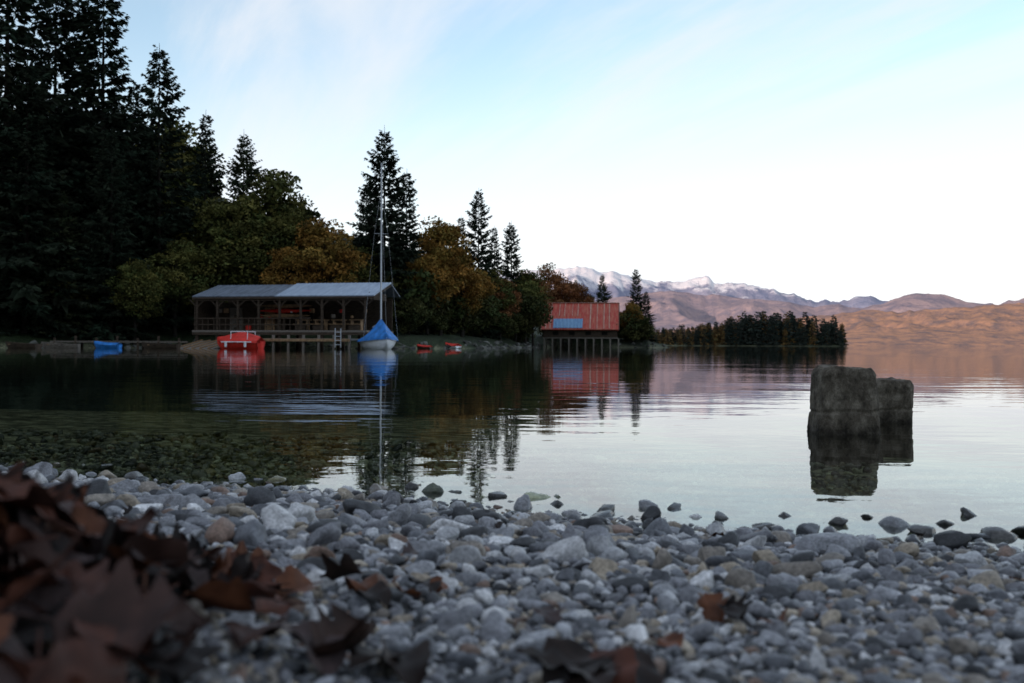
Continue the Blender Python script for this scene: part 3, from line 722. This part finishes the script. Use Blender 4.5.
def rowboat(p,d,mat,cov,L_,rz,k=1):
    e=empty('rowing_boat',(px(p,d),d,0),rz); e.scale=(k,k,k)
    rim=hull('hull',e,L_,1.3,.36,mat)
    if cov: cover('cover',e,rim,lambda t:.16,cov,.03,.1)
    else:
        for y in(-.7,.1,.8): boxm('thwart',e,(0,y,.3),(1.05,.2,.04),M_lightw)
rowboat(107,67,M_blue,M_blue,2.6,1.45,.7)
rowboat(451,82,M_white,M_red,2.2,.9,.75)
rowboat(424,76,M_wood,M_red,2.4,1.2,.5)
rowboat(466,88,M_white,M_blue,2.4,1.3,.6)
rowboat(160,67.5,M_wood,None,3.2,1.5,.8)
rowboat(60,66.5,M_plank,None,3.0,1.7,.8)
rowboat(22,65,M_wood,None,3.0,1.4,.8)
# ---------------------------------------------------------------- fallen leaves
def leafgeo(g,size,kind):
    nu_,nv_=15,7
    u_=np.linspace(0,1,nu_);
    wdt=np.sin(np.pi*u_**.85)**.8*(.34+.05*kind)
    if kind==2: wdt=wdt*(1+.35*np.sin(u_*19)); 
    wdt=wdt*(1+.06*np.sin(u_*60))
    a=np.linspace(-1,1,nv_)
    U,A=np.meshgrid(u_,a,indexing='ij')
    x=A*wdt[:,None];y=U-.5
    fold=g.uniform(-.2,.9);bend=g.uniform(-1.6,1.6)
    z=fold*np.abs(x)+.05*np.sin(U*14+A*3)*np.abs(A)+g.normal(0,.12)*A*A*.5
    if abs(bend)<.1: bend=.1
    th=y*bend; yy=np.sin(th)/bend - z*np.sin(th)*.8; zz=(1-np.cos(th))/bend+z*np.cos(th)
    tw=g.normal(0,.5)*y; xx=x*np.cos(tw)-zz*np.sin(tw);zz=x*np.sin(tw)+zz*np.cos(tw)
    Pn=np.stack([xx,yy,zz],-1).reshape(-1,3)*size
    idx=np.arange(nu_*nv_).reshape(nu_,nv_)
    f=np.stack([idx[:-1,:-1],idx[:-1,1:],idx[1:,1:],idx[1:,:-1]],-1).reshape(-1,4)
    shade=1-.25*(np.abs(A)<.1)
    return Pn,f,shade.reshape(-1,1)
ml=MB();g=np.random.default_rng(33)
def euler(a,b,c):
    return np.array(Matrix.Rotation(c,3,'Z')@Matrix.Rotation(b,3,'Y')@Matrix.Rotation(a,3,'X'))
pal=np.array([(.05,.022,.016),(.022,.014,.012),(.08,.028,.017),(.013,.009,.008),(.12,.042,.019),(.06,.04,.038)])
def putleaf(x,y,dz,size,tilt=.5,c=None):
    Pn,f,sh=leafgeo(g,size,g.integers(0,3))
    R_=euler(g.normal(0,tilt),g.normal(0,tilt),g.uniform(0,6.28))
    z=float(height(np.array([x]),np.array([y]))[0])+dz
    cc=pal[g.integers(0,len(pal))] if c is None else np.array(c)
    ml.indexed(Pn@R_.T+np.array([x,y,z]),f,cc*g.uniform(.7,1.25)*sh)
    a=Pn.reshape(15,7,3)[0,3]@R_.T+np.array([x,y,z]);b=Pn.reshape(15,7,3)[1,3]@R_.T+np.array([x,y,z]);d=a-b
    ml.tube(a,a+d/np.linalg.norm(d)*size*.35,.0011,.0008,cc*.7,0,4)
for i in range(230):
    x=g.normal(-.39,.11);y=g.normal(.62,.13)
    if y<.38 or x>-.19: continue
    putleaf(x,y,g.uniform(.01,.045),g.uniform(.04,.07),.55)
for i in range(110):
    y=g.uniform(.5,.8);x=g.uniform(-.5,-.21)*y/.65
    putleaf(x,y,g.uniform(.012,.03),g.uniform(.035,.06),.4)
for i in range(45):
    x=g.uniform(-.75,-.2);y=g.uniform(.75,1.15)
    if x>-.2-.3*(y-.7): continue
    putleaf(x,y,g.uniform(.015,.03),g.uniform(.035,.06),.4)
D_=(.022,.013,.01);O_=(.12,.042,.018)
for (x,y,s_,c_) in [(-.085,.675,.065,D_),(-.11,.67,.06,(.035,.018,.013)),(-.135,.66,.06,None),(-.07,.655,.05,D_),
    (.045,.70,.065,D_),(.07,.69,.06,(.08,.026,.015)),(.025,.69,.05,D_),(.09,.70,.05,D_),(.055,.675,.05,None),
    (-.2,.92,.05,O_),(-.17,1.02,.05,D_),(-.15,.99,.05,O_),(.2,.98,.038,O_),(.22,.95,.038,D_),(.215,.97,.03,D_),(.74,1.4,.05,O_),(.72,1.36,.045,O_),(.5,1.5,.04,None),(-.17,.66,.055,None),(-.28,1.05,.05,O_),(-.09,1.05,.045,D_),(-.1,.97,.035,O_),(-.22,.75,.05,None),(-.2,.68,.05,None),(-.13,.95,.04,D_),(-.26,.85,.05,O_),(-.23,.9,.045,D_)]:
    putleaf(x,y,.018,s_,.3,c_)
for i in range(16):
    y=g.uniform(.8,1.9);x=g.uniform(-.5,.55)*y
    putleaf(x,y,.016,g.uniform(.022,.035),.35)
add('fallen_leaves',ml.mesh('fallen_leaves',[M_leaf],True))

# ---------------------------------------------------------------- light & sky
EL=math.radians(6.5);SDIR=Vector((-.66,-.75,0)).normalized()
rot=math.atan2(SDIR.x,SDIR.y)
w=bpy.data.worlds.new('World');scene.world=w;w.use_nodes=True;nt=w.node_tree;bg=nt.nodes['Background']
sky=N(nt,'ShaderNodeTexSky',sky_type='NISHITA');sky.sun_disc=False;sky.sun_elevation=EL;sky.sun_rotation=rot;sky.altitude=800;sky.dust_density=.8;sky.ozone_density=1.2
gain=N(nt,'ShaderNodeVectorMath',operation='MULTIPLY');gain.inputs[1].default_value=(3.6,3.55,3.6);nt.links.new(sky.outputs[0],gain.inputs[0])
tc=N(nt,'ShaderNodeTexCoord');sx=N(nt,'ShaderNodeSeparateXYZ');nt.links.new(tc.outputs['Generated'],sx.inputs[0])
zc=N(nt,'ShaderNodeMath',operation='ADD');zc.inputs[1].default_value=.12;nt.links.new(sx.outputs['Z'],zc.inputs[0])
def div(o):
    d=N(nt,'ShaderNodeMath',operation='DIVIDE');nt.links.new(o,d.inputs[0]);nt.links.new(zc.outputs[0],d.inputs[1]);return d
dx=div(sx.outputs['X']);dy=div(sx.outputs['Y'])
cb=N(nt,'ShaderNodeCombineXYZ');nt.links.new(dx.outputs[0],cb.inputs[0]);nt.links.new(dy.outputs[0],cb.inputs[1])
mp=N(nt,'ShaderNodeMapping',vector_type='TEXTURE');mp.inputs['Rotation'].default_value=(0,0,math.radians(-64));mp.inputs['Scale'].default_value=(2.8,.6,1);mp.inputs['Location'].default_value=(.3,.4,0);nt.links.new(cb.outputs[0],mp.inputs[0])
cn=N(nt,'ShaderNodeTexNoise');cn.inputs['Scale'].default_value=1.5;cn.inputs['Detail'].default_value=9;cn.inputs['Roughness'].default_value=.58;cn.inputs['Distortion'].default_value=.35;nt.links.new(mp.outputs[0],cn.inputs['Vector'])
cr=N(nt,'ShaderNodeMapRange');cr.inputs[1].default_value=.36;cr.inputs[2].default_value=.70;cr.inputs[3].default_value=.12;cr.inputs[4].default_value=.75;cr.interpolation_type='SMOOTHSTEP';nt.links.new(cn.outputs[0],cr.inputs[0])
hz_=N(nt,'ShaderNodeMapRange');hz_.inputs[1].default_value=0;hz_.inputs[2].default_value=.30;hz_.inputs[3].default_value=.92;hz_.inputs[4].default_value=.0;hz_.interpolation_type='SMOOTHSTEP';nt.links.new(sx.outputs['Z'],hz_.inputs[0])
mixc=N(nt,'ShaderNodeMixRGB');nt.links.new(cr.outputs[0],mixc.inputs[0]);nt.links.new(gain.outputs[0],mixc.inputs[1]);mixc.inputs[2].default_value=(9.2,9.4,9.9,1)
mix=N(nt,'ShaderNodeMixRGB');nt.links.new(hz_.outputs[0],mix.inputs[0]);nt.links.new(mixc.outputs[0],mix.inputs[1]);mix.inputs[2].default_value=(10.6,10.7,11.6,1)
nt.links.new(mix.outputs[0],bg.inputs['Color']);bg.inputs['Strength'].default_value=.1
sd=bpy.data.lights.new('sun','SUN');sd.energy=3.6;sd.angle=math.radians(.5);sd.color=(1,.74,.60)
so=bpy.data.objects.new('sun',sd);scene.collection.objects.link(so)
dvec=Vector((SDIR.x*math.cos(EL),SDIR.y*math.cos(EL),math.sin(EL)))
so.rotation_euler=dvec.to_track_quat('Z','Y').to_euler();so.location=dvec*50

# ---------------------------------------------------------------- camera
cd=bpy.data.cameras.new('camera');cd.sensor_width=36;cd.lens=36*F/1024;cd.clip_start=.02;cd.clip_end=40000
co=bpy.data.objects.new('camera',cd);scene.collection.objects.link(co)
co.location=(0,0,CAMH);co.rotation_euler=(math.radians(90.17),math.radians(-.22),0)
cd.dof.use_dof=True;cd.dof.focus_distance=4.5;cd.dof.aperture_fstop=7.0
scene.camera=co
scene.view_settings.view_transform='Standard';scene.view_settings.look='None';scene.view_settings.exposure=0
